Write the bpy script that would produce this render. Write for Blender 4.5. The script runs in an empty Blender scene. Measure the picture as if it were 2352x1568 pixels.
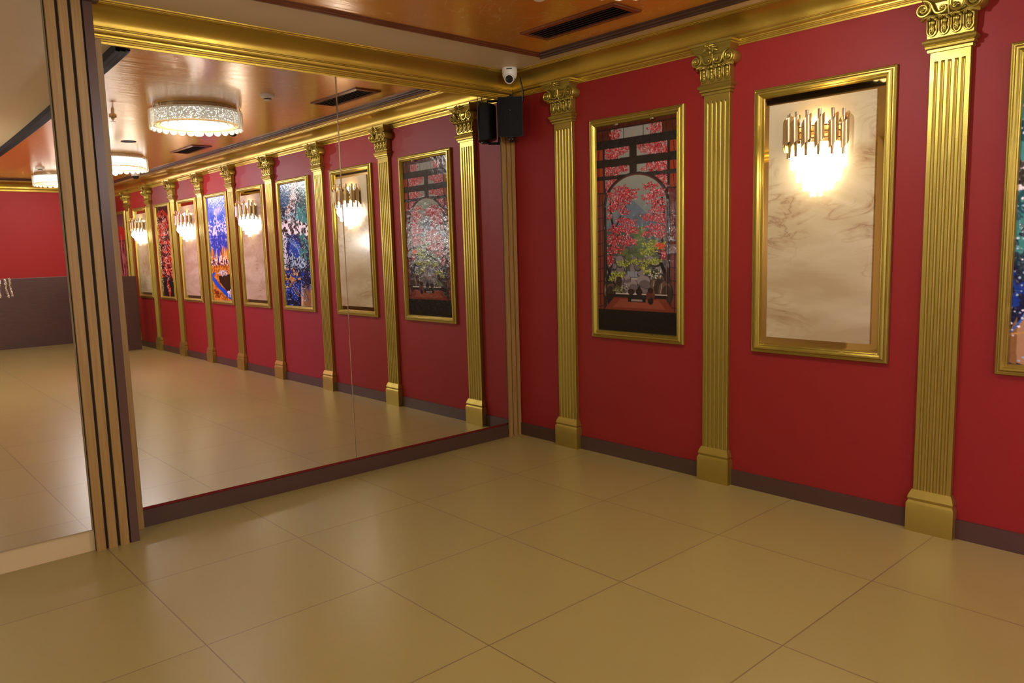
import bpy, math, random
import numpy as np
from mathutils import Matrix, Vector
random.seed(7); rng = np.random.default_rng(7)
sc = bpy.context.scene
COL = sc.collection
PI = math.pi

# ------------------------------------------------------------------ camera, world, exposure
def V3(*a): return np.array(a, float)
yaw, pit, rol = .8376, -.1245, -.0265
_fw = V3(-math.sin(yaw)*math.cos(pit), math.cos(yaw)*math.cos(pit), math.sin(pit))
_rt = V3(math.cos(yaw), math.sin(yaw), 0); _up = np.cross(_rt, _fw)
rt = math.cos(rol)*_rt + math.sin(rol)*_up
up = -math.sin(rol)*_rt + math.cos(rol)*_up
cd = bpy.data.cameras.new('camera'); cam = bpy.data.objects.new('camera', cd); COL.objects.link(cam)
cd.sensor_width = 36; cd.lens = 1759.18/2352*36; cd.clip_start = .05
cam.matrix_world = Matrix(((rt[0], up[0], -_fw[0], 4.5838), (rt[1], up[1], -_fw[1], -4.2029), (rt[2], up[2], -_fw[2], 1.55), (0, 0, 0, 1)))
sc.camera = cam
w = bpy.data.worlds.new('world'); sc.world = w; w.use_nodes = True
w.node_tree.nodes['Background'].inputs[0].default_value = (.9, .8, .7, 1)
w.node_tree.nodes['Background'].inputs[1].default_value = .05
vs = sc.view_settings; vs.view_transform = 'Standard'; vs.look = 'None'; vs.exposure = 0.12; vs.gamma = 1; vs.use_curve_mapping = False

ZC = 2.854      # ceiling
ZB = 2.698      # underside of the cornice at the wall
CO = .168       # how far the cornice stands out
XF = 11.4       # far wall
YL = -6.6       # wall behind the camera
X1 = .18        # face of the wall section left of the big mirror

# unseen lamps beside and behind the camera: added fill lights and tinted spots
def area(name, loc, size, power, color, rot=(0, 0, 0), sy=None):
    l = bpy.data.lights.new(name, 'AREA'); l.energy = power; l.color = color; l.size = size
    if sy: l.shape = 'RECTANGLE'; l.size_y = sy
    else: l.shape = 'DISK'
    o = bpy.data.objects.new(name, l); COL.objects.link(o); o.location = loc; o.rotation_euler = rot
    return o
def point(name, loc, power, color, r=.05):
    l = bpy.data.lights.new(name, 'POINT'); l.energy = power; l.color = color; l.shadow_soft_size = r
    o = bpy.data.objects.new(name, l); COL.objects.link(o); o.location = loc
    return o
def spot(name, loc, target, power, color, ang=60, r=.05, blend=.6):
    l = bpy.data.lights.new(name, 'SPOT'); l.energy = power; l.color = color; l.shadow_soft_size = r
    l.spot_size = math.radians(ang); l.spot_blend = blend
    o = bpy.data.objects.new(name, l); COL.objects.link(o); o.location = loc
    o.rotation_euler = (Vector(target)-Vector(loc)).to_track_quat('-Z', 'Y').to_euler()
    return o
for lx, ly, lp in ((2.6, -5.6, 52), (5.8, -3.7, 72), (8.4, -3.9, 66)):
    point('added_fill_light', (lx, ly, 1.75), lp, (1, .95, .86), .07)  # no pendants known here: fills added to brighten ceiling and cornice
spot('violet_stage_lamp', (7.2, -5.0, 2.5), (5.5, 0, 1.0), 360, (.62, .22, 1.0), 52)
spot('rose_stage_lamp', (8.6, -5.0, 2.5), (6.6, 0, .9), 240, (1, .15, .55), 55)

# ------------------------------------------------------------------ materials
def srgb(h):
    if isinstance(h, str): h = [int(h[i:i+2], 16)/255 for i in (0, 2, 4)]
    return tuple((c/12.92 if c <= .04045 else ((c+.055)/1.055)**2.4) for c in h)
def mat(name, color, rough=.5, metal=0., **kw):
    m = bpy.data.materials.new(name); m.use_nodes = True
    b = m.node_tree.nodes['Principled BSDF']
    c = srgb(color) if isinstance(color, str) else color
    b.inputs['Base Color'].default_value = (*c, 1); b.inputs['Roughness'].default_value = rough
    b.inputs['Metallic'].default_value = metal
    for k, v in kw.items(): b.inputs[k.replace('_', ' ')].default_value = v
    return m
def nd(m, t, **kw):
    n = m.node_tree.nodes.new(t)
    for k, v in kw.items():
        if hasattr(n, k): setattr(n, k, v)
        else: n.inputs[k].default_value = v
    return n
def lk(m, a, b): m.node_tree.links.new(a, b)
def bsdf(m): return m.node_tree.nodes['Principled BSDF']
def objco(m, scale=(1, 1, 1)):
    tc = nd(m, 'ShaderNodeTexCoord'); mp = nd(m, 'ShaderNodeMapping'); mp.inputs['Scale'].default_value = scale
    lk(m, tc.outputs['Object'], mp.inputs[0]); return mp.outputs[0]
def add_bump(m, scale, strength, dist=.002, co=None, detail=3.):
    n = nd(m, 'ShaderNodeTexNoise'); n.inputs['Scale'].default_value = scale; n.inputs['Detail'].default_value = detail
    lk(m, co or objco(m), n.inputs['Vector'])
    b = nd(m, 'ShaderNodeBump'); b.inputs['Strength'].default_value = strength; b.inputs['Distance'].default_value = dist
    lk(m, n.outputs['Fac'], b.inputs['Height']); lk(m, b.outputs[0], bsdf(m).inputs['Normal'])
    return n
def mixcol(m, fac, c1, c2, socket='Base Color'):
    r = nd(m, 'ShaderNodeValToRGB'); r.color_ramp.elements[0].color = (*c1, 1); r.color_ramp.elements[1].color = (*c2, 1)
    lk(m, fac, r.inputs[0]); lk(m, r.outputs[0], bsdf(m).inputs[socket]); return r

def gold(name, c, rough):
    m = mat(name, c, rough, .82)
    n = add_bump(m, 140, .35, .0012)
    mp = objco(m, (6, 6, 6)); n2 = nd(m, 'ShaderNodeTexNoise'); n2.inputs['Scale'].default_value = 3; lk(m, mp, n2.inputs['Vector'])
    mr = nd(m, 'ShaderNodeMapRange'); mr.inputs[3].default_value = rough-.07; mr.inputs[4].default_value = rough+.1
    lk(m, n2.outputs['Fac'], mr.inputs[0]); lk(m, mr.outputs[0], bsdf(m).inputs['Roughness'])
    return m
GOLD = gold('gold_paint', (.43, .33, .065), .34)
GOLDC = gold('gold_cornice_paint', (.55, .375, .06), .34)
RED = mat('red_wall_paint', (.245, .0115, .0095), .55, 0, Specular_IOR_Level=.3); add_bump(RED, 90, .12, .001)
REDF = mat('red_far_wall_paint', (.36, .014, .012), .55, 0, Specular_IOR_Level=.3); add_bump(REDF, 90, .12, .001)
BEIGE = mat('beige_ceiling_paint', (.62, .475, .275), .45); add_bump(BEIGE, 60, .08, .001)
# brushed orange foil ceiling with pale creases
FOIL = mat('orange_foil_ceiling', (.50, .20, .035), .30, .12, Coat_Weight=1, Coat_Roughness=.2, Coat_IOR=1.75, Coat_Tint=(1, .84, .58, 1))
_co = objco(FOIL, (6, .8, 1)); _n = nd(FOIL, 'ShaderNodeTexNoise'); _n.inputs['Scale'].default_value = 2.2; _n.inputs['Detail'].default_value = 6
_n.inputs['Distortion'].default_value = .8
lk(FOIL, _co, _n.inputs['Vector'])
_b = nd(FOIL, 'ShaderNodeBump'); _b.inputs['Strength'].default_value = .4; _b.inputs['Distance'].default_value = .006
lk(FOIL, _n.outputs['Fac'], _b.inputs['Height']); lk(FOIL, _b.outputs[0], bsdf(FOIL).inputs['Normal']); lk(FOIL, _b.outputs[0], bsdf(FOIL).inputs['Coat Normal'])
_c2 = objco(FOIL, (1, 1.6, 1)); _n3 = nd(FOIL, 'ShaderNodeTexNoise'); _n3.inputs['Scale'].default_value = 2.3; _n3.inputs['Detail'].default_value = 5; _n3.inputs['Distortion'].default_value = 1.5
lk(FOIL, _c2, _n3.inputs['Vector'])
_m1 = nd(FOIL, 'ShaderNodeMath', operation='SUBTRACT'); _m1.inputs[1].default_value = .5; lk(FOIL, _n3.outputs['Fac'], _m1.inputs[0])
_m2 = nd(FOIL, 'ShaderNodeMath', operation='ABSOLUTE'); lk(FOIL, _m1.outputs[0], _m2.inputs[0])
_r = mixcol(FOIL, _m2.outputs[0], (.84, .64, .34), (.74, .38, .045)); _r.color_ramp.elements[1].position = .006
DARKTRIM = mat('dark_brown_trim', '4a3228', .4)
REDTRIM = mat('red_brown_trim', '6e3a1c', .38)
def marble():
    m = mat('cream_marble', (.62, .50, .40), .16)
    tc = nd(m, 'ShaderNodeTexCoord'); oi = nd(m, 'ShaderNodeObjectInfo')
    ad = nd(m, 'ShaderNodeVectorMath', operation='MULTIPLY_ADD'); ad.inputs[1].default_value = (1, 1, .8)
    lk(m, tc.outputs['Object'], ad.inputs[0]); sc_ = nd(m, 'ShaderNodeVectorMath', operation='SCALE'); lk(m, oi.outputs['Location'], sc_.inputs[0]); sc_.inputs['Scale'].default_value = 1.7
    lk(m, sc_.outputs[0], ad.inputs[2])
    rot = nd(m, 'ShaderNodeMapping'); rot.inputs['Rotation'].default_value = (0, math.radians(38), 0); rot.inputs['Scale'].default_value = (1, 1, 3.2); lk(m, ad.outputs[0], rot.inputs[0])
    n = nd(m, 'ShaderNodeTexNoise'); n.inputs['Scale'].default_value = 2.3; n.inputs['Detail'].default_value = 9; n.inputs['Distortion'].default_value = 1.7; lk(m, rot.outputs[0], n.inputs['Vector'])
    s = nd(m, 'ShaderNodeMath', operation='SUBTRACT'); s.inputs[1].default_value = .5; lk(m, n.outputs['Fac'], s.inputs[0])
    a = nd(m, 'ShaderNodeMath', operation='ABSOLUTE'); lk(m, s.outputs[0], a.inputs[0])
    msk = nd(m, 'ShaderNodeTexNoise'); msk.inputs['Scale'].default_value = 2.6; lk(m, ad.outputs[0], msk.inputs['Vector'])
    mr = nd(m, 'ShaderNodeMapRange'); mr.inputs[1].default_value = .44; mr.inputs[2].default_value = .60; mr.inputs[3].default_value = .08; mr.inputs[4].default_value = 0; lk(m, msk.outputs['Fac'], mr.inputs[0])
    sm = nd(m, 'ShaderNodeMath', operation='ADD'); lk(m, a.outputs[0], sm.inputs[0]); lk(m, mr.outputs[0], sm.inputs[1])
    r1 = nd(m, 'ShaderNodeValToRGB'); e = r1.color_ramp.elements; e[0].color = (.34, .235, .14, 1); e[1].color = (.54, .47, .32, 1); e[1].position = .075
    x = e.new(.014); x.color = (.46, .365, .235, 1); lk(m, sm.outputs[0], r1.inputs[0])
    n2 = nd(m, 'ShaderNodeTexNoise'); n2.inputs['Scale'].default_value = .9; n2.inputs['Detail'].default_value = 6; n2.inputs['Distortion'].default_value = 1.8; lk(m, rot.outputs[0], n2.inputs['Vector'])
    r2 = nd(m, 'ShaderNodeValToRGB'); r2.color_ramp.elements[0].color = (.78, .68, .56, 1); r2.color_ramp.elements[0].position = .35; r2.color_ramp.elements[1].color = (1.05, 1.02, .98, 1); r2.color_ramp.elements[1].position = .65; lk(m, n2.outputs['Fac'], r2.inputs[0])
    mx = nd(m, 'ShaderNodeMix', data_type='RGBA', blend_type='MULTIPLY'); mx.inputs[0].default_value = 1
    lk(m, r1.outputs[0], mx.inputs[6]); lk(m, r2.outputs[0], mx.inputs[7]); lk(m, mx.outputs[2], bsdf(m).inputs['Base Color'])
    return m
MARBLE = marble()
BRONZEMIR = mat('bronze_mirror', (.85, .64, .30), .03, 1)
MIRROR = mat('mirror_glass', (.93, .92, .94), 0.0, 1)
MIREDGE = mat('mirror_edge', '77756f', .15, .8)
SEAM = mat('mirror_bevel', (.95, .95, .97), .12, 1)
def wood(name, c1, c2, rough, scale=(40, 40, 1.2)):
    m = mat(name, c1, rough); co = objco(m, scale)
    n = nd(m, 'ShaderNodeTexNoise'); n.inputs['Scale'].default_value = 3; n.inputs['Detail'].default_value = 5; n.inputs['Distortion'].default_value = .4
    lk(m, co, n.inputs['Vector']); r = mixcol(m, n.outputs['Fac'], srgb(c1), srgb(c2)); r.color_ramp.elements[0].position = .3; r.color_ramp.elements[1].position = .7
    return m
SLAT = wood('light_oak_slat', '94703e', 'a6844e', .42)
SLATBACK = mat('dark_slat_backing', '2a1c16', .6)
BROWNBOARD = mat('brown_laminate_board', '54382f', .3)
DARKWOOD = wood('dark_brown_wood', '47302a', '5a3f36', .4, (2, 2, 60))
BRASS = mat('brushed_brass', (.56, .43, .24), .28, 1)
CHROME = mat('polished_chrome', (.75, .70, .66), .08, 1)
CRYST = mat('lit_crystal', (.95, .93, .9), .1, 0, Transmission_Weight=.6, IOR=1.45, Emission_Color=(1, .88, .72, 1), Emission_Strength=3.2)
CRYSTLOW = mat('clear_crystal', (.95, .93, .9), .05, 0, Transmission_Weight=.9, IOR=1.45, Emission_Color=(1, .86, .66, 1), Emission_Strength=.55)
PLASTIC = mat('white_plastic', (.80, .76, .70), .35)
BLACK = mat('black_plastic', (.004, .004, .0045), .4, 0, Specular_IOR_Level=.25)
BLACKGRILLE = mat('black_grille_cloth', (.005, .005, .0055), .7, 0, Specular_IOR_Level=.2); add_bump(BLACKGRILLE, 900, .5, .001)
GLOSSBLACK = mat('glossy_black_dome', (.01, .01, .013), .04)
WHITESTEEL = mat('pale_champagne_metal', (.50, .46, .36), .3, .6)
SILVERBAR = mat('crumpled_silver', (.75, .74, .72), .16, 1)
_vb = nd(SILVERBAR, 'ShaderNodeTexVoronoi'); _vb.inputs['Scale'].default_value = 60; lk(SILVERBAR, objco(SILVERBAR), _vb.inputs['Vector'])
_bb = nd(SILVERBAR, 'ShaderNodeBump'); _bb.inputs['Strength'].default_value = 1; _bb.inputs['Distance'].default_value = .01
lk(SILVERBAR, _vb.outputs['Distance'], _bb.inputs['Height']); lk(SILVERBAR, _bb.outputs[0], bsdf(SILVERBAR).inputs['Normal'])
FLOOR = mat('tan_stone_floor', (.30, .20, .075), .3)
_fc = objco(FLOOR, (1, 1, 1)); _fb = nd(FLOOR, 'ShaderNodeTexBrick', offset=0.)
_fb.inputs['Scale'].default_value = 1; _fb.inputs['Brick Width'].default_value = .8; _fb.inputs['Row Height'].default_value = .8; _fb.inputs['Mortar Size'].default_value = .003
_fb.inputs['Color1'].default_value = (.33, .255, .085, 1); _fb.inputs['Color2'].default_value = (.31, .24, .08, 1); _fb.inputs['Mortar'].default_value = (.18, .12, .05, 1)
lk(FLOOR, _fc, _fb.inputs['Vector']); lk(FLOOR, _fb.outputs['Color'], bsdf(FLOOR).inputs['Base Color'])
LED = mat('led_disc', (.9, .9, .95), .4, 0, Emission_Color=(.86, .86, 1, 1), Emission_Strength=.85)
SPARK = mat('sparkling_crystal_drum', (.5, .5, .5), .3, 0, Emission_Color=(.8, .82, 1, 1), Emission_Strength=1.)
_sv = nd(SPARK, 'ShaderNodeTexVoronoi'); _sv.inputs['Scale'].default_value = 75; lk(SPARK, objco(SPARK), _sv.inputs['Vector'])
_sr = nd(SPARK, 'ShaderNodeMapRange'); _sr.inputs[1].default_value = .1; _sr.inputs[2].default_value = .5; _sr.inputs[3].default_value = 3.2; _sr.inputs[4].default_value = .25
lk(SPARK, _sv.outputs['Distance'], _sr.inputs[0]); lk(SPARK, _sr.outputs[0], bsdf(SPARK).inputs['Emission Strength'])
CHPLATE = mat('champagne_crystal_plate', (.93, .88, .66), .08, 0, Transmission_Weight=.85, IOR=1.4, Emission_Color=(1, .95, .75, 1), Emission_Strength=.05)
SPARKB = SPARK.copy(); LEDB = LED.copy()
for _n in SPARKB.node_tree.nodes:
    if _n.type == 'MAP_RANGE': _n.inputs[3].default_value = 7; _n.inputs[4].default_value = 2.2
bsdf(LEDB).inputs['Emission Strength'].default_value = 3
AMBER = mat('amber_crystal_strip', (.75, .45, .12), .2, .3, Emission_Color=(1, .6, .2, 1), Emission_Strength=.35)
VENTDARK = mat('vent_dark', '1a0d08', .6)
VENTFRAME = mat('orange_vent_frame', '7a3c14', .35)
VENTBLADE = mat('brown_vent_blade', '3c2018', .35)

# ------------------------------------------------------------------ mesh helpers
class MB:
    def __init__(s): s.v = []; s.f = []; s.n = 0
    def add(s, v, f):
        v = np.asarray(v, float).reshape(-1, 3); s.v.append(v); s.f += [tuple(i+s.n for i in q) for q in f]; s.n += len(v); return s
    def box(s, a, b):
        x0, y0, z0 = a; x1, y1, z1 = b
        return s.add([(x0, y0, z0), (x1, y0, z0), (x1, y1, z0), (x0, y1, z0), (x0, y0, z1), (x1, y0, z1), (x1, y1, z1), (x0, y1, z1)],
                     [(0, 3, 2, 1), (4, 5, 6, 7), (0, 1, 5, 4), (1, 2, 6, 5), (2, 3, 7, 6), (3, 0, 4, 7)])
    def grid(s, rows, closed=False, caps=False):
        P = np.asarray(rows, float); r, c = P.shape[:2]; f = []
        for i in range(r-1):
            for j in range(c if closed else c-1):
                k = (j+1) % c; f.append((i*c+j, i*c+k, (i+1)*c+k, (i+1)*c+j))
        if caps: f.append(tuple(range(c))[::-1]); f.append(tuple((r-1)*c+j for j in range(c)))
        return s.add(P, f)
    def tube(s, path, r, n=8, caps=True):
        P = np.asarray(path, float); m = len(P); rr = np.broadcast_to(np.asarray(r, float), (m,))
        T = np.gradient(P, axis=0); T /= np.linalg.norm(T, axis=1)[:, None]+1e-12
        u = np.cross(T[0], (0, 0, 1)); u = u if np.linalg.norm(u) > .1 else np.cross(T[0], (0, 1, 0)); u /= np.linalg.norm(u); rows = []
        for i in range(m):
            u = u-T[i]*np.dot(u, T[i]); u /= np.linalg.norm(u); v = np.cross(T[i], u)
            a = np.arange(n)*2*PI/n; rows.append(P[i]+rr[i]*(np.cos(a)[:, None]*u+np.sin(a)[:, None]*v))
        return s.grid(rows, True, caps)
    def ball(s, c, r, n=8, m=6):
        r = np.broadcast_to(np.asarray(r, float), (3,)); rows = []
        for i in range(m+1):
            t = -PI/2+PI*i/m; t = max(min(t, PI/2-.05), -PI/2+.05); a = np.arange(n)*2*PI/n
            rows.append(np.stack([c[0]+r[0]*math.cos(t)*np.cos(a), c[1]+r[1]*math.cos(t)*np.sin(a), np.full(n, c[2]+r[2]*math.sin(t))], 1))
        return s.grid(rows, True, True)
    def lathe(s, prof, n=32, c=(0, 0, 0), caps=True, a0=0, a1=2*PI):
        full = abs(a1-a0-2*PI) < 1e-6; a = np.linspace(a0, a1, n, endpoint=not full)
        return s.grid([np.stack([c[0]+r*np.cos(a), c[1]+r*np.sin(a), np.full(n, c[2]+z)], 1) for r, z in prof], full, caps and full)
    def ublock(s, w, d, prof, x=0):
        """solid against the wall y=0, swept round left, front and right with (out, z) profile"""
        rows = [[(x-w/2-o, 0, z), (x-w/2-o, -d-o, z), (x+w/2+o, -d-o, z), (x+w/2+o, 0, z)] for o, z in prof]
        return s.grid(rows, True, True)
    def obj(s, name, m, parent=None, smooth=False, ang=35, loc=None):
        me = bpy.data.meshes.new(name); me.from_pydata(np.concatenate(s.v).tolist(), [], s.f)
        me.validate(); me.update()
        import bmesh
        bm = bmesh.new(); bm.from_mesh(me); bmesh.ops.recalc_face_normals(bm, faces=bm.faces); bm.to_mesh(me); bm.free()
        for q in (m if isinstance(m, (list, tuple)) else [m]): me.materials.append(q)
        if smooth:
            me.polygons.foreach_set('use_smooth', [True]*len(me.polygons)); me.set_sharp_from_angle(angle=math.radians(ang))
        o = bpy.data.objects.new(name, me); COL.objects.link(o)
        if loc is not None: o.location = loc
        if parent is not None: o.parent = parent
        return o
def empty(name, loc=(0, 0, 0), rz=0):
    o = bpy.data.objects.new(name, None); COL.objects.link(o); o.location = loc; o.rotation_euler = (0, 0, rz); o.empty_display_size = .1; return o
def tag(o, label, cat, group=None):
    o['label'] = label; o['category'] = cat
    if group: o['group'] = group
    return o
def struct(o): o['kind'] = 'structure'; return o
def copy_tree(o, parent=None):
    c = o.copy(); COL.objects.link(c)
    if parent is not None: c.parent = parent
    for ch in list(o.children): copy_tree(ch, c)
    return c
def shift(arr, d): return [(a+d[0], b+d[1], c+d[2]) for a, b, c in arr]

# ------------------------------------------------------------------ room shell
struct(MB().box((-.5, YL-.1, -.12), (XF+.2, .1, 0)).obj('floor', FLOOR))
struct(MB().box((-.15, 0, 0), (XF+.15, .12, ZC+.1)).obj('wall_right', RED))
struct(MB().box((-.15, -3.03, 0), (-.012, 0, ZC+.1)).obj('wall_mirror', RED))
struct(MB().box((-.15, YL, 0), (X1-.012, -3.035, ZC+.1)).obj('wall_front', BEIGE))
struct(MB().box((XF, YL, 0), (XF+.12, 0, ZC+.1)).obj('wall_far', REDF))
struct(MB().box((-.15, YL-.12, 0), (XF+.12, YL, ZC+.1)).obj('wall_left', mat('tan_wall_paint', (.34, .23, .12), .6)))
# orange foil field, its boundary bulging on the soffit side
def ycurve(x): return -2.70+.30*math.sin(min(max((x-.65)/9.5, 0), 1)*PI/2)
FX0, FX1, FY = .652, 10.75, -.331
xs = np.linspace(FX0, FX1, 60)
cv = [(x, ycurve(x)) for x in xs]
poly = [(FX0, FY), (FX1, FY)]+cv[::-1]
def strip_faces(zz, ytop):
    rows = [[(x, ytop, zz) for x in xs], [(x, ycurve(x), zz) for x in xs]]
    return rows
struct(MB().grid(strip_faces(ZC, FY)).obj('ceiling', FOIL)).name = 'ceiling_center'
cb = MB()
cb.add([(-.2, .1, ZC), (XF+.2, .1, ZC), (XF+.2, FY, ZC), (-.2, FY, ZC)], [(0, 1, 2, 3)])
cb.add([(-.2, FY, ZC), (FX0, FY, ZC), (FX0, YL-.1, ZC), (-.2, YL-.1, ZC)], [(0, 1, 2, 3)])
cb.add([(FX1, FY, ZC), (XF+.2, FY, ZC), (XF+.2, YL-.1, ZC), (FX1, YL-.1, ZC)], [(0, 1, 2, 3)])
cb.grid([[(x, ycurve(x), ZC) for x in xs], [(x, YL-.1, ZC) for x in xs]])
struct(cb.obj('ceiling', BEIGE))
struct(MB().box((-.2, YL-.15, ZC+.1), (XF+.2, .15, ZC+.2)).obj('ceiling_slab', BEIGE))
# ceiling moulding round the foil field
def mould(name, pts, out, m, prof):
    """pts: xy line, out(i): unit vector away from the foil (mitred) ; prof (o, drop)"""
    rows = [[(p[0]+out[i][0]*o, p[1]+out[i][1]*o, ZC-d) for o, d in prof] for i, p in enumerate(pts)]
    return struct(MB().grid(rows).obj(name, m, smooth=True, ang=30))
MP = [(-.055, 0), (-.055, .006), (-.048, .010), (-.040, .010), (-.036, .018), (-.024, .021), (-.018, .021), (-.014, .028), (-.004, .030), (0, .030), (0, 0)]
mould('trim_1', [(FX0, FY), (FX1, FY)], [(-1, 1), (1, 1)], DARKTRIM, MP)
mould('trim_2', [(FX0, FY), (FX0, ycurve(FX0))], [(-1, 1), (-1, -1)], REDTRIM, [(o, d*.6) for o, d in MP])
mould('trim_3', cv, [(-1, -1)]+[(0, -1)]*(len(cv)-2)+[(1, -1)], mat('charcoal_trim', '201a18', .75, 0, Specular_IOR_Level=.2), [(o*2.2, d*1.6) for o, d in MP])
mould('trim_4', [(FX1, FY), (FX1, ycurve(FX1))], [(1, 1), (1, -1)], DARKTRIM, MP)
# gilded cornice
CP = [(0, -.006), (.006, -.006), (.008, .002), (.013, .004), (.013, .010), (.018, .012), (.018, .018), (.023, .020), (.024, .026), (.030, .030), (.036, .032), (.040, .038), (.041, .044), (.047, .046), (.047, .050)]
for k in range(13):
    t = k/12; a = t*PI/2*1.0
    CP.append((.050+.100*(1-math.cos(a)), .052+.086*math.sin(a)))
CP += [(.152, .141), (.158, .142), (.160, .147), (.166, .149), (CO, .153), (CO, ZC-ZB+.001)]
def cornice(name, p0, p1, out, m0, m1, drop=0):
    """p0,p1 along the wall, out: direction away from wall; m0,m1: mitre slopes along the wall per unit out"""
    d = np.array(p1)-np.array(p0); d = d/np.linalg.norm(d); rows = []
    for p, s in ((p0, m0), (p1, m1)):
        rows.append([(p[0]+out[0]*o+d[0]*o*s, p[1]+out[1]*o+d[1]*o*s, ZB+z-drop*max(0, 1-z/.06)) for o, z in CP])
    return struct(MB().grid(rows).obj(name, GOLDC, smooth=True, ang=28))
cornice('trim_5', (0, 0), (XF, 0), (0, -1), 1, -1)
cornice('trim_6', (0, 0), (0, -3.04), (1, 0), 1, 0, .020)
cornice('trim_7', (XF, 0), (XF, YL), (-1, 0), 1, -1)
cornice('trim_8', (X1, YL), (XF, YL), (0, 1), 0, -1)
# skirting boards
struct(MB().box((0, -.015, 0), (XF, 0, .10)).obj('baseboard_right', DARKTRIM))
struct(MB().box((-.012, -3.03, 0), (.0, -.02, .10)).obj('baseboard_front', DARKTRIM))

# ------------------------------------------------------------------ mirrors
def mirror(name, y0, y1, z0, z1, x, label, tilt=(0, 0)):
    e = empty(name, (x, y0, z0))
    g = MB().add([(0, 0, 0), (0, y1-y0, 0), (0, y1-y0, z1-z0), (0, 0, z1-z0)], [(0, 1, 2, 3)]).obj('glass', MIRROR, e)
    MB().box((-.010, 0, 0), (-.0006, y1-y0, z1-z0)).obj('backing', MIREDGE, e)
    tY, tZ = tilt; n = Vector((1, tZ, tY)).normalized()
    q = Vector((1, 0, 0)).rotation_difference(n); piv = Vector((x, -2.04, 1.91))
    e.matrix_world = Matrix.Translation(piv) @ q.to_matrix().to_4x4() @ Matrix.Translation(-piv) @ Matrix.Translation((x, y0, z0))
    return tag(e, label, 'mirror', 'tall wall mirrors')
mirror('wall_mirror', -2.955, -1.565, .12, ZB-.004, 0.002, 'wide frameless mirror pane under the gold cornice, right of the brown-edged slatted column', (.0028, -.0011))
mirror('wall_mirror', -1.559, -.150, .12, ZB-.004, 0.002, 'frameless mirror pane between the thin vertical joint and the slatted strip in the corner', (.0024, -.0025))
mirror('wall_mirror', -5.6, -3.262, .12, ZC-.004, X1+.004, 'frameless mirror pane at the far left edge, left of the slatted column')
tag(MB().tube([(.004, -1.562, .12), (.004, -1.562, ZB-.005)], .0032, 6).obj('mirror_joint_strip', SEAM), 'thin bright vertical joint strip between the two mirror panes', 'trim strip')
tag(MB().box((.0, -.150, .12), (.007, -.143, ZB)).obj('mirror_edge_strip', MIREDGE), 'thin grey edge strip where the mirror meets the corner slats', 'trim strip')

# ------------------------------------------------------------------ slatted panels
e = tag(empty('slatted_column', (X1, -3.15, 0)), 'wide light oak slatted column with a brown side board at the left of the big mirror', 'wall panel')
def ebox(a, b, name, m, par, off):
    return MB().box(tuple(np.array(a)-off), tuple(np.array(b)-off)).obj(name, m, par)
off = np.array((X1, -3.15, 0))
ebox((X1-.012, -3.250, .0), (X1+.004, -3.037, ZC-.01), 'backing', SLATBACK, e, off)
for a, b in ((-3.249, -3.206), (-3.191, -3.149), (-3.133, -3.090)):
    ebox((X1+.004, a, .0), (X1+.022, b, ZC-.012), 'slat', SLAT, e, off)
ebox((X1+.004, -3.079, .0), (X1+.018, -3.036, ZC-.012), 'side_board', BROWNBOARD, e, off)
ebox((0.001, -3.037, .0), (X1+.004, -3.0345, ZC-.012), 'return_board', BROWNBOARD, e, off)
tag(MB().ublock(.001, .001, [(0, 0), (0, 0)]).box((X1-.01, -3.14, ZC-.034), (X1+.05, -3.01, ZC-.002)).obj('column_cap_trim', DARKTRIM), 'short dark brown moulding end capping the slatted column', 'trim strip')
tag(MB().box((0.0, -3.033, .0), (.014, -2.958, ZB-.003)).obj('edge_board', SLAT), 'narrow light oak board between the slatted column and the mirror', 'trim strip')
e = tag(empty('slatted_strip', (0, -.075, 0)), 'narrow light oak slatted strip below the speaker in the corner', 'wall panel')
off = np.array((0, -.075, 0))
ebox((-.012, -.142, 0), (.004, -.002, ZB-.003), 'backing', SLATBACK, e, off)
for a, b in ((-.140, -.103), (-.091, -.054), (-.042, -.008)):
    ebox((.004, a, 0), (.018, b, ZB-.003), 'slat', SLAT, e, off)

# ------------------------------------------------------------------ pilasters
PW, PD, ZS = .181, .030, 2.435   # shaft width, depth, shaft top
def shaft_mesh():
    mb = MB(); nf = 5; pitch = .0305; gw = .0185; gd = .009
    def row(z, k):
        pts = [(-PW/2, 0, z), (-PW/2, -PD+.002, z), (-PW/2+.002, -PD, z)]
        for i in range(nf):
            c = (i-(nf-1)/2)*pitch
            for t in np.linspace(-1, 1, 9):
                y = -PD+gd*k*math.sqrt(max(0, 1-t*t))
                pts.append((c+gw/2*t*(1 if k > .02 else 1), y, z))
        pts += [(PW/2-.002, -PD, z), (PW/2, -PD+.002, z), (PW/2, 0, z)]
        return pts
    zt = -.045; rows = [row(.12-ZS+.1, 1)]
    rows += [row(zt-.012, 1)]
    for t in (.35, .6, .8, .93, 1.0): rows.append(row(zt-.012+.012*t, math.sqrt(max(0, 1-t*t))))
    rows += [row(0.001, 0)]
    mb.grid(rows); mb.box((-PW/2+.001, -.016, .12-ZS+.1), (PW/2-.001, 0, 0))
    return mb
def spiral(cx, cz, y, r0, r1, a0, turns, n=34, sgn=1):
    t = np.linspace(0, 1, n); r = r0+(r1-r0)*t; a = a0+sgn*turns*2*PI*t
    return [(cx+r[i]*math.cos(a[i]), y-.004*t[i], cz+r[i]*math.sin(a[i])) for i in range(n)]
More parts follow.
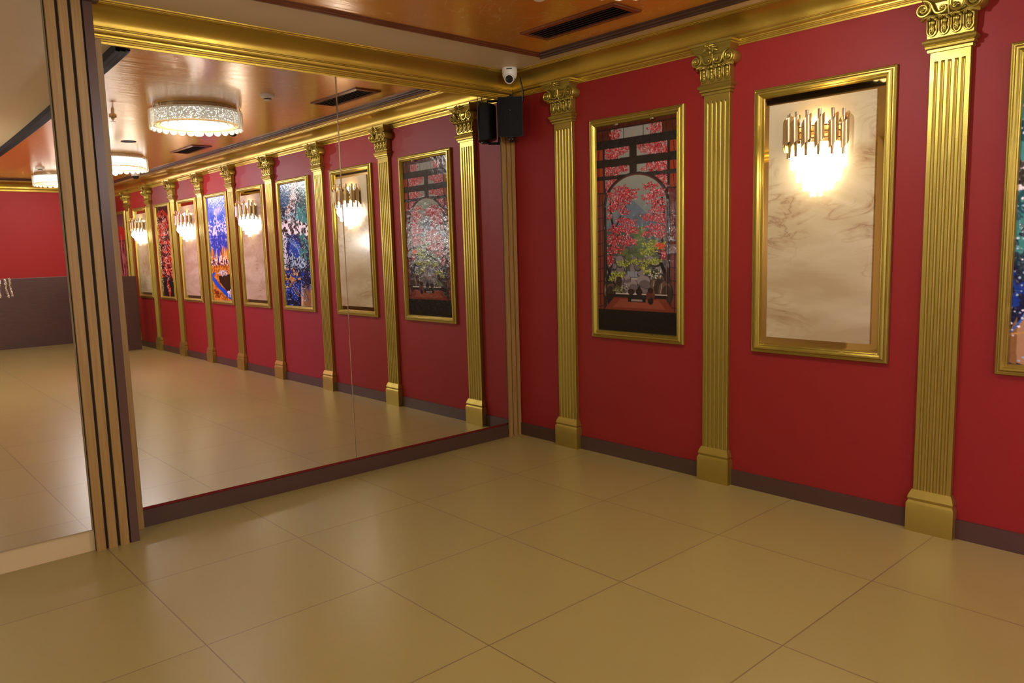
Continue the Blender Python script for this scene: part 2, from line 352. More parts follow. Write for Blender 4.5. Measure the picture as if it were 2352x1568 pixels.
def capital_parts():
    body = MB()
    # necking mouldings above the shaft
    body.ublock(PW, PD, [(0, -.004), (.010, -.002), (.011, .010), (.008, .013), (.018, .016), (.020, .026), (.016, .030), (.024, .034), (.030, .042), (.028, .052), (.018, .057), (.015, .064)])
    body.ublock(PW+.026, PD+.012, [(0, .06), (0, .17), (.010, .185), (.012, .195)])
    body.ublock(PW+.02, PD+.03, [(0, .185), (0, .225), (.004, .235)])
    body.ublock(PW+.050, PD+.045, [(-.012, .222), (.0, .232), (.004, .240), (.012, .252), (.020, .262), (.024, .266), (.024, .274), (.032, .278), (.034, .290), (-.01, .292)])
    vol = MB()
    for s in (-1, 1):
        cx, cz, y = s*.112, .196, -PD-.052
        # side roll of the volute
        a = np.arange(20)*2*PI/20
        vol.grid([[(cx+rr*math.cos(q), yy, cz+rr*math.sin(q)) for q in a] for rr, yy in ((.036, 0), (.036, -PD-.038), (.031, -PD-.044), (.027, -PD-.038), (.010, -PD-.036))], True, True)
        a0 = PI/2
        sp = spiral(cx, cz, y, .038, .010, a0, 1.75, 40, s)
        lead = []
        P0 = np.array(sp[0]); tg = np.array([-s*1., 0, 0])
        P3 = np.array((s*.026, y+.006, .172)); tg3 = np.array([-s*1., 0, .25])
        for t in np.linspace(0, 1, 16):
            h = .06
            b = (1-t)**3*P0+3*(1-t)**2*t*(P0+tg*h)+3*(1-t)*t*t*(P3-tg3*h)+t**3*P3
            lead.append(tuple(b))
        inner = spiral(s*.026, .190, y+.006, .018, .005, -PI/2, 1.2, 22, -s)
        path = inner[::-1]+lead[::-1][1:]+sp[1:]
        rr = np.concatenate([np.linspace(.003, .0055, len(inner)), np.full(len(lead)-1, .0062), np.linspace(.0062, .0035, len(sp)-1)])
        vol.tube(path, rr, 7)
        vol.ball((cx, y-.004, cz), .0095, 8, 6); vol.ball((s*.026, y, .190), .006, 6, 5)
        vol.tube([(s*.125, -PD-.02, .155), (s*.105, -PD-.045, .160), (s*.085, -PD-.04, .166), (s*.05, -PD-.03, .160)], [.010, .009, .007, .004], 6)
    # hollow of the bell behind scrolls
    vol.tube([(0, -PD-.035, .160), (0, -PD-.048, .188), (0, -PD-.052, .225)], [.006, .0045, .006], 6)
    # flower and leaf sprays on the abacus
    fl = MB()
    for k in range(5):
        a = k*2*PI/5+PI/2; px, pz = math.cos(a), math.sin(a)
        fl.tube([(.004*px, -PD-.090, .260+.004*pz), (.014*px, -PD-.098, .260+.014*pz), (.024*px, -PD-.090, .260+.022*pz)], [.005, .0095, .004], 8)
    fl.ball((0, -PD-.101, .260), (.008, .007, .008), 8, 6)
    for s in (-1, 1):
        for dx, dz, dz2 in ((.040, .014, .020), (.050, .002, .004), (.056, -.012, -.016)):
            fl.tube([(s*.012, -PD-.080, .252), (s*dx*.6, -PD-.088, .252+dz), (s*dx, -PD-.078, .250+dz2)], [.004, .0075, .002], 7)
        fl.tube([(0, -PD-.07, .232), (s*.012, -PD-.078, .226), (s*.024, -PD-.078, .232), (s*.02, -PD-.08, .240)], [.005, .004, .004, .003], 6)
    fl.ball((0, -PD-.074, .230), (.009, .008, .012), 7, 5)
    # acanthus leaves
    lv = MB(); y = -PD-.013
    for i, cx in enumerate((-.081, -.027, .027, .081)):
        hw = .021; zb, zt = .074, .150
        pth = [(cx-hw*1.05, y-.006, zt+.01), (cx-hw, y-.005, zb+.04)]
        for k in range(9):
            a = PI+PI*k/8; pth.append((cx+hw*math.cos(a), y-.004, zb+.024+.024*math.sin(a)))
        pth += [(cx+hw, y-.005, zb+.04), (cx+hw*1.05, y-.006, zt+.01)]
        lv.tube(pth, [.003]+[.0042]*(len(pth)-2)+[.003], 6)
        lv.ball((cx, y-.002, zb+.036), (.0125, .009, .030), 10, 8)
        lv.ball((cx+.004, y-.008, zb+.062), (.012, .009, .014), 8, 6)
        lv.tube(spiral(cx, zb+.026, y-.012, .0105, .002, 0, 1.6, 18, 1), .0026, 5)
        lv.tube([(cx-.010, y-.006, zb+.04), (cx-.004, y-.014, zb+.058), (cx+.004, y-.015, zb+.066), (cx+.011, y-.010, zb+.056)], [.002, .0035, .0035, .002], 6)
        # curled tip
        lv.ball((cx-.012, y-.018, zt+.004), (.012, .013, .008), 8, 5); lv.ball((cx+.012, y-.020, zt+.007), (.012, .014, .008), 8, 5)
        lv.tube([(cx-.022, y-.008, zt-.004), (cx-.012, y-.030, zt+.001), (cx, y-.024, zt+.012), (cx+.012, y-.032, zt+.002), (cx+.022, y-.008, zt)], .0035, 6)
        if i < 3: lv.tube([(cx+.027, y-.002, zb+.03), (cx+.027, y-.008, zt-.01), (cx+.020, y-.020, zt+.004)], [.002, .004, .005], 6)
    return body, vol, fl, lv
pil_x = [.571, 1.871, 3.172, 4.416, 5.585, 6.70, 7.850, 9.00, 10.16]
pil = empty('pilaster', (pil_x[0], 0, ZS))
shaft_mesh().obj('shaft', GOLD, pil, True, 40)
b_, v_, f_, l_ = capital_parts()
cap = b_.obj('capital', GOLD, pil, True, 30)
v_.obj('volute_scroll', GOLD, cap, True, 50); f_.obj('flower', GOLD, cap, True, 60); l_.obj('acanthus_leaf', GOLD, cap, True, 60)
MB().ublock(PW+.02, PD+.01, [(.014, -ZS), (.014, -ZS+.15), (.006, -ZS+.165), (.010, -ZS+.18), (.004, -ZS+.20), (-.006, -ZS+.222), (-.01, -ZS+.222)]).obj('base', GOLD, pil, True, 30)
plabels = ['gold fluted pilaster nearest the corner speaker, left of the maple picture',
           'gold fluted pilaster between the maple picture and the first lit marble panel',
           'gold fluted pilaster right of the near marble panel, its capital cut by the top edge',
           'gold fluted pilaster seen in the mirror right of the second lit marble panel',
           'gold fluted pilaster in the mirror between the second marble panel and meadow picture',
           'gold fluted pilaster seen in the mirror left of the blue sky meadow picture',
           'gold fluted pilaster in the mirror between the third marble panel and dark red picture',
           'gold fluted pilaster seen in the mirror left of the dark red picture',
           'gold fluted pilaster farthest away in the mirror, right of the red sun picture']
for i, x in enumerate(pil_x):
    o = pil if i == 0 else copy_tree(pil)
    o.location = (x, -.002, ZS); tag(o, plabels[i], 'pilaster', 'gold Corinthian pilasters along the red wall')

# ------------------------------------------------------------------ pictures (painted as colour per mesh point)
def ss(a, b, x): t = np.clip((x-a)/(b-a), 0, 1); return t*t*(3-2*t)
class Cv:
    def __init__(s, W, H, c):
        s.W, s.H = W, H; s.a = np.zeros((H, W, 3)); s.a[:] = hexc(c)
        s.X, s.Y = np.meshgrid((np.arange(W)+.5)/W, (np.arange(H)+.5)/H); s.asp = H/W
    def put(s, m, c, k=1.):
        c = hexc(c) if isinstance(c, str) else np.asarray(c)
        m = np.clip(m.astype(float)*k, 0, 1)[..., None]; s.a = s.a*(1-m)+c*m
    def rect(s, x0, y0, x1, y1, c, k=1.): s.put((s.X >= x0) & (s.X <= x1) & (s.Y >= y0) & (s.Y <= y1), c, k)
    def ell(s, x, y, rx, ry, c, k=1.): s.put(((s.X-x)/rx)**2+((s.Y-y)/ry)**2 <= 1, c, k)
    def poly(s, pts, c, k=1.):
        m = np.zeros(s.X.shape, bool); n = len(pts)
        for i in range(n):
            (x0, y0), (x1, y1) = pts[i], pts[(i+1) % n]
            if y0 == y1: continue
            cr = ((s.Y >= min(y0, y1)) & (s.Y < max(y0, y1)) & (s.X < (x1-x0)*(s.Y-y0)/(y1-y0)+x0)); m ^= cr
        s.put(m, c, k)
    def line(s, pts, w, c, w1=None, k=1.):
        P = np.array(pts, float); n = len(P)-1
        for i in range(n):
            wa = w if w1 is None else w+(w1-w)*i/n
            a, b = P[i], P[i+1]; dx, dy = b[0]-a[0], (b[1]-a[1])*s.asp; L = dx*dx+dy*dy+1e-9
            t = np.clip(((s.X-a[0])*dx+(s.Y-a[1])*s.asp*dy)/L, 0, 1)
            d = np.hypot(s.X-a[0]-t*dx, (s.Y-a[1])*s.asp-t*dy); s.put(d < wa, c, k)
    def dots(s, pts, r, cols, jit=.5):
        for (x, y) in pts:
            i, j = int(x*s.W), int(y*s.H); R = r*(1+jit*(random.random()-.5)); q = int(R*s.W)+2
            x0, x1, y0, y1 = max(0, i-q), min(s.W, i+q+1), max(0, j-q), min(s.H, j+q+1)
            if x0 >= x1 or y0 >= y1: continue
            m = np.hypot(s.X[y0:y1, x0:x1]-x, (s.Y[y0:y1, x0:x1]-y)*s.asp) < R
            s.a[y0:y1, x0:x1][m] = hexc(random.choice(cols))
    def foliage(s, x, y, rx, ry, cols, dens=1., r=.009, clip=None):
        n = int(dens*rx*ry*s.asp/(r*r)*1.6); pts = []
        for _ in range(n):
            a = random.random()*2*PI; q = math.sqrt(random.random())*(1+.22*math.sin(5*a+x*40)+.12*math.sin(9*a))
            px, py = x+rx*q*math.cos(a), y+ry*q*math.sin(a)
            if clip and not clip(px, py): continue
            pts.append((px, py))
        s.dots(pts, r, cols)
def hexc(c): return np.array([int(c[i:i+2], 16)/255 for i in (0, 2, 4)])
def noise(W, H, sx, sy, seed=0, oct=4):
    r = np.random.default_rng(seed); out = np.zeros((H, W)); amp = 1; tot = 0
    for o in range(oct):
        gx, gy = int(sx*2**o)+2, int(sy*2**o)+2; g = r.random((gy, gx))
        x = np.linspace(0, gx-1.001, W); y = np.linspace(0, gy-1.001, H); xi, yi = x.astype(int), y.astype(int)
        fx = (x-xi); fy = (y-yi); fx = fx*fx*(3-2*fx); fy = (fy*fy*(3-2*fy))[:, None]
        a = g[yi][:, xi]*(1-fx)+g[yi][:, xi+1]*fx; b = g[yi+1][:, xi]*(1-fx)+g[yi+1][:, xi+1]*fx
        out += amp*(a*(1-fy)+b*fy); tot += amp; amp *= .5
    return out/tot
def paint_maple():
    W, H = 300, 620; c = Cv(W, H, '1b1210'); Q = .83
    q = lambda v: v*Q
    RL = ['b0303a', 'bd3c44', 'c84a52', '8e1c28', 'a02830', '701420', 'e0a0a4']
    WIN = '8d8c84'
    c.rect(0, 0, 1, q(.085), '4a170d'); 
    for i in range(14): c.line([(i/14, 0), (i/14+.02, q(.09))], .003, '2a0d08')
    c.rect(.20, q(.028), .82, q(.085), WIN)
    for x in (.24, .36, .60, .74): c.rect(x-.004, q(.02), x+.004, q(.09), '2a1a16')
    c.rect(.47, q(.05), .482, q(.08), 'a08860')
    cl = lambda px, py: q(.03) < py < q(.085)
    c.foliage(.25, q(.06), .07, q(.035), RL, .8, .0055, cl); c.foliage(.74, q(.05), .08, q(.035), RL, .8, .0055, cl)
    c.rect(0, q(.02), 1, q(.03), '2c120e')
    c.rect(0, q(.088), 1, q(.128), '1a1114')
    for (y0, y1) in ((.135, .195), (.240, .290), (.312, .385)):
        c.rect(0, q(y0), .09, q(y1), '8c2f16'); c.rect(.91, q(y0), 1, q(y1), '8c2f16')
        c.line([(.04, q(y0)), (.03, q(y1))], .004, '3a120c'); c.line([(.95, q(y0)), (.96, q(y1))], .004, '3a120c')
        c.rect(.11, q(y0), .43, q(y1), WIN); c.rect(.52, q(y0), .88, q(y1), WIN)
        cl = (lambda a, b: (lambda px, py: q(a) < py < q(b) and (.11 < px < .43 or .52 < px < .88)))(y0, y1)
        c.foliage(.21, q((y0+y1)/2), .13, q(.045), RL, .9, .0055, cl); c.foliage(.36, q(y0+.012), .08, q(.02), RL, .7, .0055, cl)
        c.foliage(.76, q((y0+y1)/2), .15, q(.045), RL, .9, .0055, cl)
        if y0 < .2: c.foliage(.60, q(y0+.01), .09, q(.018), RL, .7, .0055, cl)
    c.rect(.105, q(.13), .112, q(.4), '1b1114'); c.rect(.43, q(.128), .52, q(.31), '20130f')
    # side screens
    for x0, x1 in ((0, .115), (.885, 1)):
        c.rect(x0, q(.39), x1, 1, '6a2c20')
        for k in range(9): yy = q(.45+.075*k); c.line([(x0, yy+(.01 if x0 == 0 else -.004)), (x1, yy)], .004, '2b1210')
        for x in np.linspace(x0, x1, 4): c.line([(x, q(.39)), (x, 1)], .004, '32140f')
    c.put((c.X > .90) & (c.Y > q(.40)) & (c.Y < q(.44)+(1-c.X)*.3), '5a1c18')
    # spandrel frame then arch
    ax, ay, rx, ry = .50, q(.475), .375, q(.175)
    def arch(k, cc):
        c.put(((((c.X-ax)/(rx*k+.0))**2+((c.Y-ay)/(ry*k))**2 <= 1) | ((abs(c.X-ax) < rx*k) & (c.Y > ay))), cc)
    arch(1.10, '1d1212'); arch(1.05, '4a1f1c'); arch(1.0, '8f9186')
    inside = (((c.X-ax)/rx)**2+((c.Y-ay)/ry)**2 <= 1) | ((abs(c.X-ax) < rx) & (c.Y > ay))
    g = np.clip((c.Y/Q-.33)/.35, 0, 1)[..., None]
    sky = hexc('8c9084')*(1-g)+hexc('5a6470')*g; c.a = np.where(inside[..., None], sky, c.a)
    ins = lambda m: m & inside
    n = noise(W, H, 4, 8, 3)
    c.put(ins((c.Y > q(.44)+abs(c.X-.47)*.35+.04*(n-.5))), '5f6c7c'); c.put(ins((c.Y > q(.50)+abs(c.X-.56)*.30+.05*(n-.5))), '56606c')
    c.put(ins(c.Y > q(.60)+.05*(n-.5)), '4a4f48'); c.put(ins(c.Y > q(.70)+.03*(n-.5)), '3d3f3a')
    for k in range(26):
        x, y = .52+.1*random.random()-.03, .60+.15*random.random(); c.ell(x, q(y), .05, q(.016), random.choice(['56653a', '4b5c34', '60713f']))
    for k in range(40):
        x, y = .22+.56*random.random(), .72+.07*random.random(); c.ell(x, q(y), .04, q(.013), random.choice(['52602f', '3f4a2c', '5e6a3a']), .8)
    # rocks
    for k in range(70):
        x, y = .17+.66*random.random(), .78+.13*random.random()
        r = .03+.035*random.random(); v = random.choice(['5c5456', '6d6365', '4b4447', '7b7072'])
        c.ell(x, q(y), r, q(r*.62), '2a2526'); c.ell(x-.004, q(y)-.003, r*.88, q(r*.52), v)
    c.rect(.39, q(.845), .52, q(.885), '3e4046')
    for k in range(14): x = .395+.009*k; c.line([(x, q(.847)), (x, q(.88))], .0022, 'b5bac0')
    c.rect(.36, q(.885), .62, q(.893), 'a09a94')
    m = inside & (c.Y > q(.915)+.01*(noise(W, H, 6, 6, 8)-.5)); c.put(m, '6a6262')
    nn = noise(W, H, 14, 90, 5); c.put(m & (nn > .58), 'a79f9c'); c.put(m & (nn < .4), '46403f')
    for x, y, rx_, ry_ in ((.46, .925, .07, .030), (.60, .905, .09, .035), (.29, .90, .07, .035), (.40, .89, .04, .02)):
        c.ell(x, q(y), rx_, q(ry_), '3a3133'); c.ell(x-.006, q(y)-.004, rx_*.9, q(ry_*.88), '86797a'); c.ell(x+.01, q(y)+.01, rx_*.75, q(ry_*.6), '5d5253')
    for x, y, rx_, ry_ in ((.16, .965, .08, .055), (.155, .90, .06, .02), (.27, .905, .05, .05), (.78, .93, .10, .075), (.86, .965, .09, .07)):
        c.ell(x, q(y), rx_, q(ry_), '231814'); c.ell(x-.008, q(y)-.003, rx_*.86, q(ry_*.9), '5a4538'); c.ell(x+.012, q(y)+.008, rx_*.7, q(ry_*.75), '33241c')
        c.line([(x-rx_*.5, q(y-ry_*.7)), (x-rx_*.65, q(y))], .004, 'a08c78')
    # trunks and branches
    for pts, wd in (([(.13, .92), (.16, .86), (.19, .80), (.18, .74), (.20, .68), (.23, .62), (.20, .55), (.18, .45)], .020), ([(.20, .68), (.30, .63), (.38, .60)], .009), ([(.24, .60), (.32, .52), (.38, .47)], .008),
                    ([(.88, .90), (.84, .84), (.80, .79), (.79, .74), (.83, .66), (.85, .58), (.84, .50), (.82, .44)], .020), ([(.84, .57), (.76, .53), (.70, .52)], .008), ([(.84, .50), (.77, .46), (.72, .43)], .008),
                    ([(.80, .76), (.72, .72), (.66, .74)], .011), ([(.80, .81), (.72, .82), (.66, .80)], .010), ([(.13, .82), (.19, .90), (.24, .93)], .012)):
        c.line([(a, q(b)) for a, b in pts], wd, '1a1013', wd*.45)
    cl = lambda px, py: .13 < px < .875
    for x, y, a, b in ((.33, .385, .11, .032), (.42, .40, .12, .030), (.36, .43, .13, .030), (.24, .44, .08, .030), (.19, .40, .05, .02), (.30, .475, .08, .02), (.20, .48, .06, .022), (.37, .505, .07, .016), (.17, .53, .035, .018),
                       (.33, .55, .08, .018), (.42, .565, .10, .020), (.30, .60, .15, .026), (.44, .61, .10, .024), (.20, .66, .08, .038), (.34, .665, .14, .030), (.44, .68, .08, .018), (.24, .72, .12, .024), (.17, .78, .05, .035),
                       (.68, .37, .09, .022), (.66, .43, .08, .018), (.76, .41, .10, .026), (.76, .46, .10, .020), (.78, .50, .11, .020), (.70, .54, .13, .026), (.82, .56, .06, .025), (.74, .60, .13, .022), (.66, .635, .09, .018), (.80, .64, .07, .022), (.84, .75, .04, .03)):
        c.foliage(x, q(y), a, q(b), RL, .78, .0056, cl)
    YL_ = ['8f9a34', 'a7ae3e', '6d7a26', 'b9bb55', '55641f']
    for x, y, a, b in ((.72, .70, .13, .026), (.66, .735, .10, .020), (.70, .79, .11, .018), (.60, .82, .06, .014), (.27, .865, .09, .018), (.35, .80, .09, .018), (.50, .79, .07, .016), (.19, .89, .05, .014), (.66, .85, .07, .014)):
        c.foliage(x, q(y), a, q(b), YL_, .85, .0056, cl)
    c.foliage(.80, q(.70), .07, q(.016), ['c2401e', 'd2552a'], 1.2, .009, cl)
    c.foliage(.74, q(.86), .07, q(.03), ['2c2c1c', '4a4a30', 'c8c4b0', '1d1a14'], 1., .007, cl)
    c.foliage(.30, q(.955), .09, q(.02), ['5d6038', '8c8a60', '2c2c1c'], 1., .006, cl)
    c.rect(.115, q(.36), .128, 1, '1b1013'); c.rect(.872, q(.40), .885, 1, '231214'); c.rect(.866, q(.45), .872, 1, '8a4a48', .7)
    # sill, table, pots
    c.rect(.24, q(.975), .88, q(.981), 'c4b8a8'); c.rect(.13, q(.981), .87, 1, '1d1413')
    c.poly([(.22, q(1.0)), (.86, q(1.0)), (.97, q(1.08)), (.08, q(1.08))], '6e2c1c'); c.poly([(.30, q(1.01)), (.78, q(1.01)), (.86, q(1.06)), (.2, q(1.06))], '84402c')
    c.rect(.38, q(.985), .64, q(1.0), '15100f'); c.rect(.40, q(1.0), .62, q(1.025), '17110f'); c.rect(.44, q(1.008), .58, q(1.02), '8a7a70')
    c.ell(.44, q(.965), .045, q(.017), '2a1816'); c.ell(.54, q(.965), .040, q(.020), '241614'); c.ell(.54, q(.945), .018, q(.012), '1c1110')
    c.ell(.68, q(.985), .055, q(.03), '54231c'); c.ell(.68, q(.955), .035, q(.016), '2c1614'); c.ell(.68, q(1.015), .035, q(.02), '1c100f')
    c.rect(0, q(1.075), 1, 1, '0e0a0a')
    return c
def paint_blue():
    W, H = 240, 540; c = Cv(W, H, '12303e'); n1, n2, n3 = noise(W, H, 5, 12, 1), noise(W, H, 44, 100, 2, 3), noise(W, H, 18, 44, 9, 4)
    X, Y = c.X+.30*(noise(W, H, 7, 16, 77)-.5), c.Y+.14*(noise(W, H, 8, 18, 78)-.5)
    c.put((X < .5) & (Y < .2), '1d5c80'); c.put((X+Y*1.3 > .9) & (Y < .5), '17555c'); c.put((X > .55) & (Y < .45) & (n1 > .52), '3f8f8a')
    sil = (abs(X-.55+Y*.9+.25*(n1-.5)) < .14+.3*np.clip(Y-.08, 0, .3)) & (Y < .40); c.put(sil, '8f8078')
    c.put(sil & (n2 > .54), 'f0e8e2'); c.put(sil & (n2 < .44), '4a3a38'); c.put((Y > .24) & (Y < .38) & (X < .7) & (n2 > .56), '8fd0d8')
    b = (Y > .31) & (Y < .42); c.put(b, '5a5550'); c.put(b & (n3 > .5), 'ffffff'); c.put(b & (n3 < .42), '2c2420')
    c.ell(.42, .52, .27, .11, '0c2a66'); c.ell(.44, .54, .22, .08, '0f4aa6')
    for k in range(5): c.line([(.18+.06*k, .44), (.35+.05*k, .49+.01*k), (.62, .50+.02*k)], .006, '7fb2e0')
    c.put((Y > .42) & (Y < .62) & (X > .64) & (n3 > .5), '3a8a80'); c.put((Y > .42) & (X < .14) & (Y < .7) & (n2 > .45), 'd8e4ec')
    low = (Y > .58) & (Y < .72) & (((X-.5)**2*.3+(Y-.55)**2) < .03); c.put(low, '1f5070'); c.put(low & (n2 > .53), 'c6e2ee'); c.put(low & (n2 < .42), '0c2436')
    c.put((Y > .70), '151c3c'); c.put((Y > .72) & (n1 > .5), '12388c'); 
    og = (Y > .70) & (Y < .83) & (n3 > .47) & (X < .6); c.put(og, '9c6a28'); c.put(og & (n2 > .54), 'e8b45c')
    for k in range(9): c.poly([(.55+.05*k, 1.0), (.60+.045*k, .80+.02*(k % 3)), (.68+.05*k, .98)], random.choice(['b08a60', 'd8b890', '8a6438']))
    for k in range(12): x = random.random(); c.line([(x, .80+.1*random.random()), (x+.2, .86+.12*random.random())], .006, random.choice(['2c66c8', 'c89a50', '0c1850']))
    c.dots([(random.random(), random.random()) for _ in range(500)], .008, ['dfe9ef', 'ffffff', 'a8c4d0'])  # white specks painted in for the glint of the silver
    return c
def paint_meadow():
    W, H = 200, 450; c = Cv(W, H, '1c3fb0'); X, Y = c.X+.14*(noise(200, 450, 8, 18, 71)-.5), c.Y+.05*(noise(200, 450, 8, 18, 72)-.5); n, n2 = noise(W, H, 4, 8, 21), noise(W, H, 26, 60, 22, 3)
    g = np.clip(Y/.3, 0, 1)[..., None]; c.a = hexc('1440b4')*(1-g)+hexc('3a68cc')*g
    c.put(np.exp(-((X-.6)/.4)**2-((Y-.13)/.045)**2)*(.4+n), 'b4b0dc', .9)
    for x0, y0, w_ in ((.12, .20, .18), (.42, .14, .16), (.62, .24, .12), (.85, .18, .14)):
        c.poly([(x0-w_, .40), (x0-.03, y0+.06), (x0, y0), (x0+.04, y0+.07), (x0+w_, .40)], '3a52a8')
        m = (abs(X-x0) < .05+(Y-y0)*.9) & (Y > y0) & (Y < .36); c.put(m & (n2 > .5), 'dcd6ea')
    c.put((Y > .36), '1f3fa6'); c.put((Y > .36) & (Y < .50) & (n2 > .62), '8890cc')
    for k in range(26):
        x = random.random(); t = .46+.06*random.random(); cc = random.choice(['c07a28', 'd89a40', '9a5a1c', 'e0b060'])
        c.poly([(x-.05, .66), (x-.02, t+.04), (x, t), (x+.02, t+.04), (x+.05, .66)], cc)
    c.put((Y > .62), 'b46a1e'); c.put((Y > .56) & (Y < .66) & (n2 > .55), 'e8d8c0'); c.put((Y > .60) & (Y < .66) & (n2 < .45), '2c2450')
    c.put((Y > .66) & (n2 > .55), 'd08830'); c.put((Y > .66) & (n2 < .42), '8a4a10')
    c.poly([(.0, .74), (.22, .72), (.10, .77), (.45, .86), (.95, .94), (1, 1), (.7, .96), (.2, .86), (0, .80)], '1c48b8')
    c.poly([(.35, .76), (.95, .74), (1, .92), (.7, .90), (.4, .82)], '2c1808'); c.foliage(.6, .73, .22, .03, ['c8c0b8', '6a6460', '9a9490', 'ece6e0'], 1.2, .012)
    c.ell(.22, .925, .11, .018, '7a2408'); c.ell(.10, .905, .05, .012, '7a2408')
    for x in (.14, .20, .28, .32): c.line([(x, .93), (x-.01, .975)], .009, '5a1c08')
    c.ell(.82, .915, .08, .015, 'e8e2dc'); c.ell(.92, .895, .04, .012, 'e8e2dc')
    for x in (.77, .81, .86, .88): c.line([(x, .92), (x, .96)], .008, 'd8d2cc')
    return c
def paint_darkred():
    W, H = 130, 320; c = Cv(W, H, '231012'); X, Y = c.X+.2*(noise(130, 320, 7, 16, 73)-.5), c.Y+.08*(noise(130, 320, 7, 16, 74)-.5); n, n2 = noise(W, H, 5, 13, 31), noise(W, H, 26, 64, 32, 3)
    c.put((Y > .06) & (Y < .8) & (n > .47) & (abs(X-.5) < .5), '5a1c18'); c.put((Y > .05) & (n > .55) & (Y < .8), 'a82a18'); c.put((Y > .05) & (Y < .3) & (abs(X-.4) < .2-(.3-Y)*.3) & (n2 > .45), 'b4442c')
    for y in (.34, .43, .53, .62): c.ell(.5, y, .3, .022, '35151a')
    for y in (.31, .40, .50): c.ell(.5, y, .22, .012, 'd83a1c')
    c.put((Y > .60) & (Y < .76) & (X > .35) & (n2 > .48), 'c8402c'); c.put((Y > .8) & (abs(X-.5-(Y-.85)*.6) < .08), 'b02814')
    c.put((n2 > .62) & (Y > .1) & (Y < .78), 'd8a090'); c.dots([(random.choice([.06, .94, .5])+random.gauss(0, .06), .1+.85*random.random()) for _ in range(260)], .016, ['e8dcd8', '8c7c78', 'ffffff'])
    return c
def paint_redsun():
    W, H = 110, 280; c = Cv(W, H, '5a3a38'); X, Y = c.X, c.Y; n, n2 = noise(W, H, 5, 10, 41), noise(W, H, 30, 8, 42, 4)
    g = np.clip(Y/.2, 0, 1)[..., None]; c.a = hexc('4a3436')*(1-g)+hexc('7a5450')*g
    c.ell(.5, .25, .42, .10, 'b4261c'); c.put((Y > .25) & (abs(X-.5) < .42) & (Y < .5), 'b4261c'); c.put((Y > .32) & (n > .5), '6a3030')
    c.put((Y > .42), '6e1c22'); c.put((Y > .35) & (n2 > .55), 'b87070'); c.put((Y > .42) & (n2 < .42), '3a0f14')
    c.line([(.5, .26), (.48, .5), (.55, 1)], .03, 'c89090'); c.line([(.7, .4), (.8, 1)], .02, 'b06060')
    return c
def picture_mesh(c, w_, h_, m, parent, loc, flip=False):
    W, H = c.W, c.H; a = c.a[:, ::-1] if flip else c.a
    xs_ = np.linspace(0, w_, W+1); zs_ = np.linspace(0, -h_, H+1)
    Xg, Zg = np.meshgrid(xs_, zs_); v = np.stack([Xg, np.zeros_like(Xg), Zg], -1).reshape(-1, 3)
    i = np.arange(H)[:, None]*(W+1)+np.arange(W)[None]; f = np.stack([i, i+W+1, i+W+2, i+1], -1).reshape(-1, 4)
    me = bpy.data.meshes.new('picture'); me.vertices.add(len(v)); me.vertices.foreach_set('co', v.ravel())
    me.loops.add(f.size); me.loops.foreach_set('vertex_index', f.ravel().astype(np.int32)); me.polygons.add(len(f))
    me.polygons.foreach_set('loop_start', np.arange(0, f.size, 4, dtype=np.int32)); me.polygons.foreach_set('loop_total', np.full(len(f), 4, np.int32))
    me.update(calc_edges=True)
    A = np.pad(a, ((1, 1), (1, 1), (0, 0)), mode='edge'); vc = (A[:-1, :-1]+A[1:, :-1]+A[:-1, 1:]+A[1:, 1:])/4
    lin = np.where(vc <= .04045, vc/12.92, ((vc+.055)/1.055)**2.4).reshape(-1, 3)
    at = me.color_attributes.new('paint', 'FLOAT_COLOR', 'POINT'); at.data.foreach_set('color', np.concatenate([lin, np.ones((len(lin), 1))], 1).ravel())
    me.materials.append(m); o = bpy.data.objects.new('picture', me); COL.objects.link(o); o.parent = parent; o.location = loc
    return o
PIC = mat('glossy_resin_picture', (1, 1, 1), .2, 0, Specular_IOR_Level=.3, Coat_Weight=.18, Coat_Roughness=.03)
_a = nd(PIC, 'ShaderNodeAttribute', attribute_name='paint'); lk(PIC, _a.outputs['Color'], bsdf(PIC).inputs['Base Color'])
_bw = nd(PIC, 'ShaderNodeRGBToBW'); lk(PIC, _a.outputs['Color'], _bw.inputs[0])
_pn = nd(PIC, 'ShaderNodeTexNoise'); _pn.inputs['Scale'].default_value = 22; _pn.inputs['Detail'].default_value = 2; lk(PIC, objco(PIC), _pn.inputs['Vector'])
_pa = nd(PIC, 'ShaderNodeMath', operation='MULTIPLY_ADD'); _pa.inputs[1].default_value = .25; lk(PIC, _bw.outputs[0], _pa.inputs[0]); lk(PIC, _pn.outputs['Fac'], _pa.inputs[2])
_pb = nd(PIC, 'ShaderNodeBump'); _pb.inputs['Strength'].default_value = .32; _pb.inputs['Distance'].default_value = .01
lk(PIC, _pa.outputs[0], _pb.inputs['Height']); lk(PIC, _pb.outputs[0], bsdf(PIC).inputs['Normal']); lk(PIC, _pb.outputs[0], bsdf(PIC).inputs['Coat Normal'])

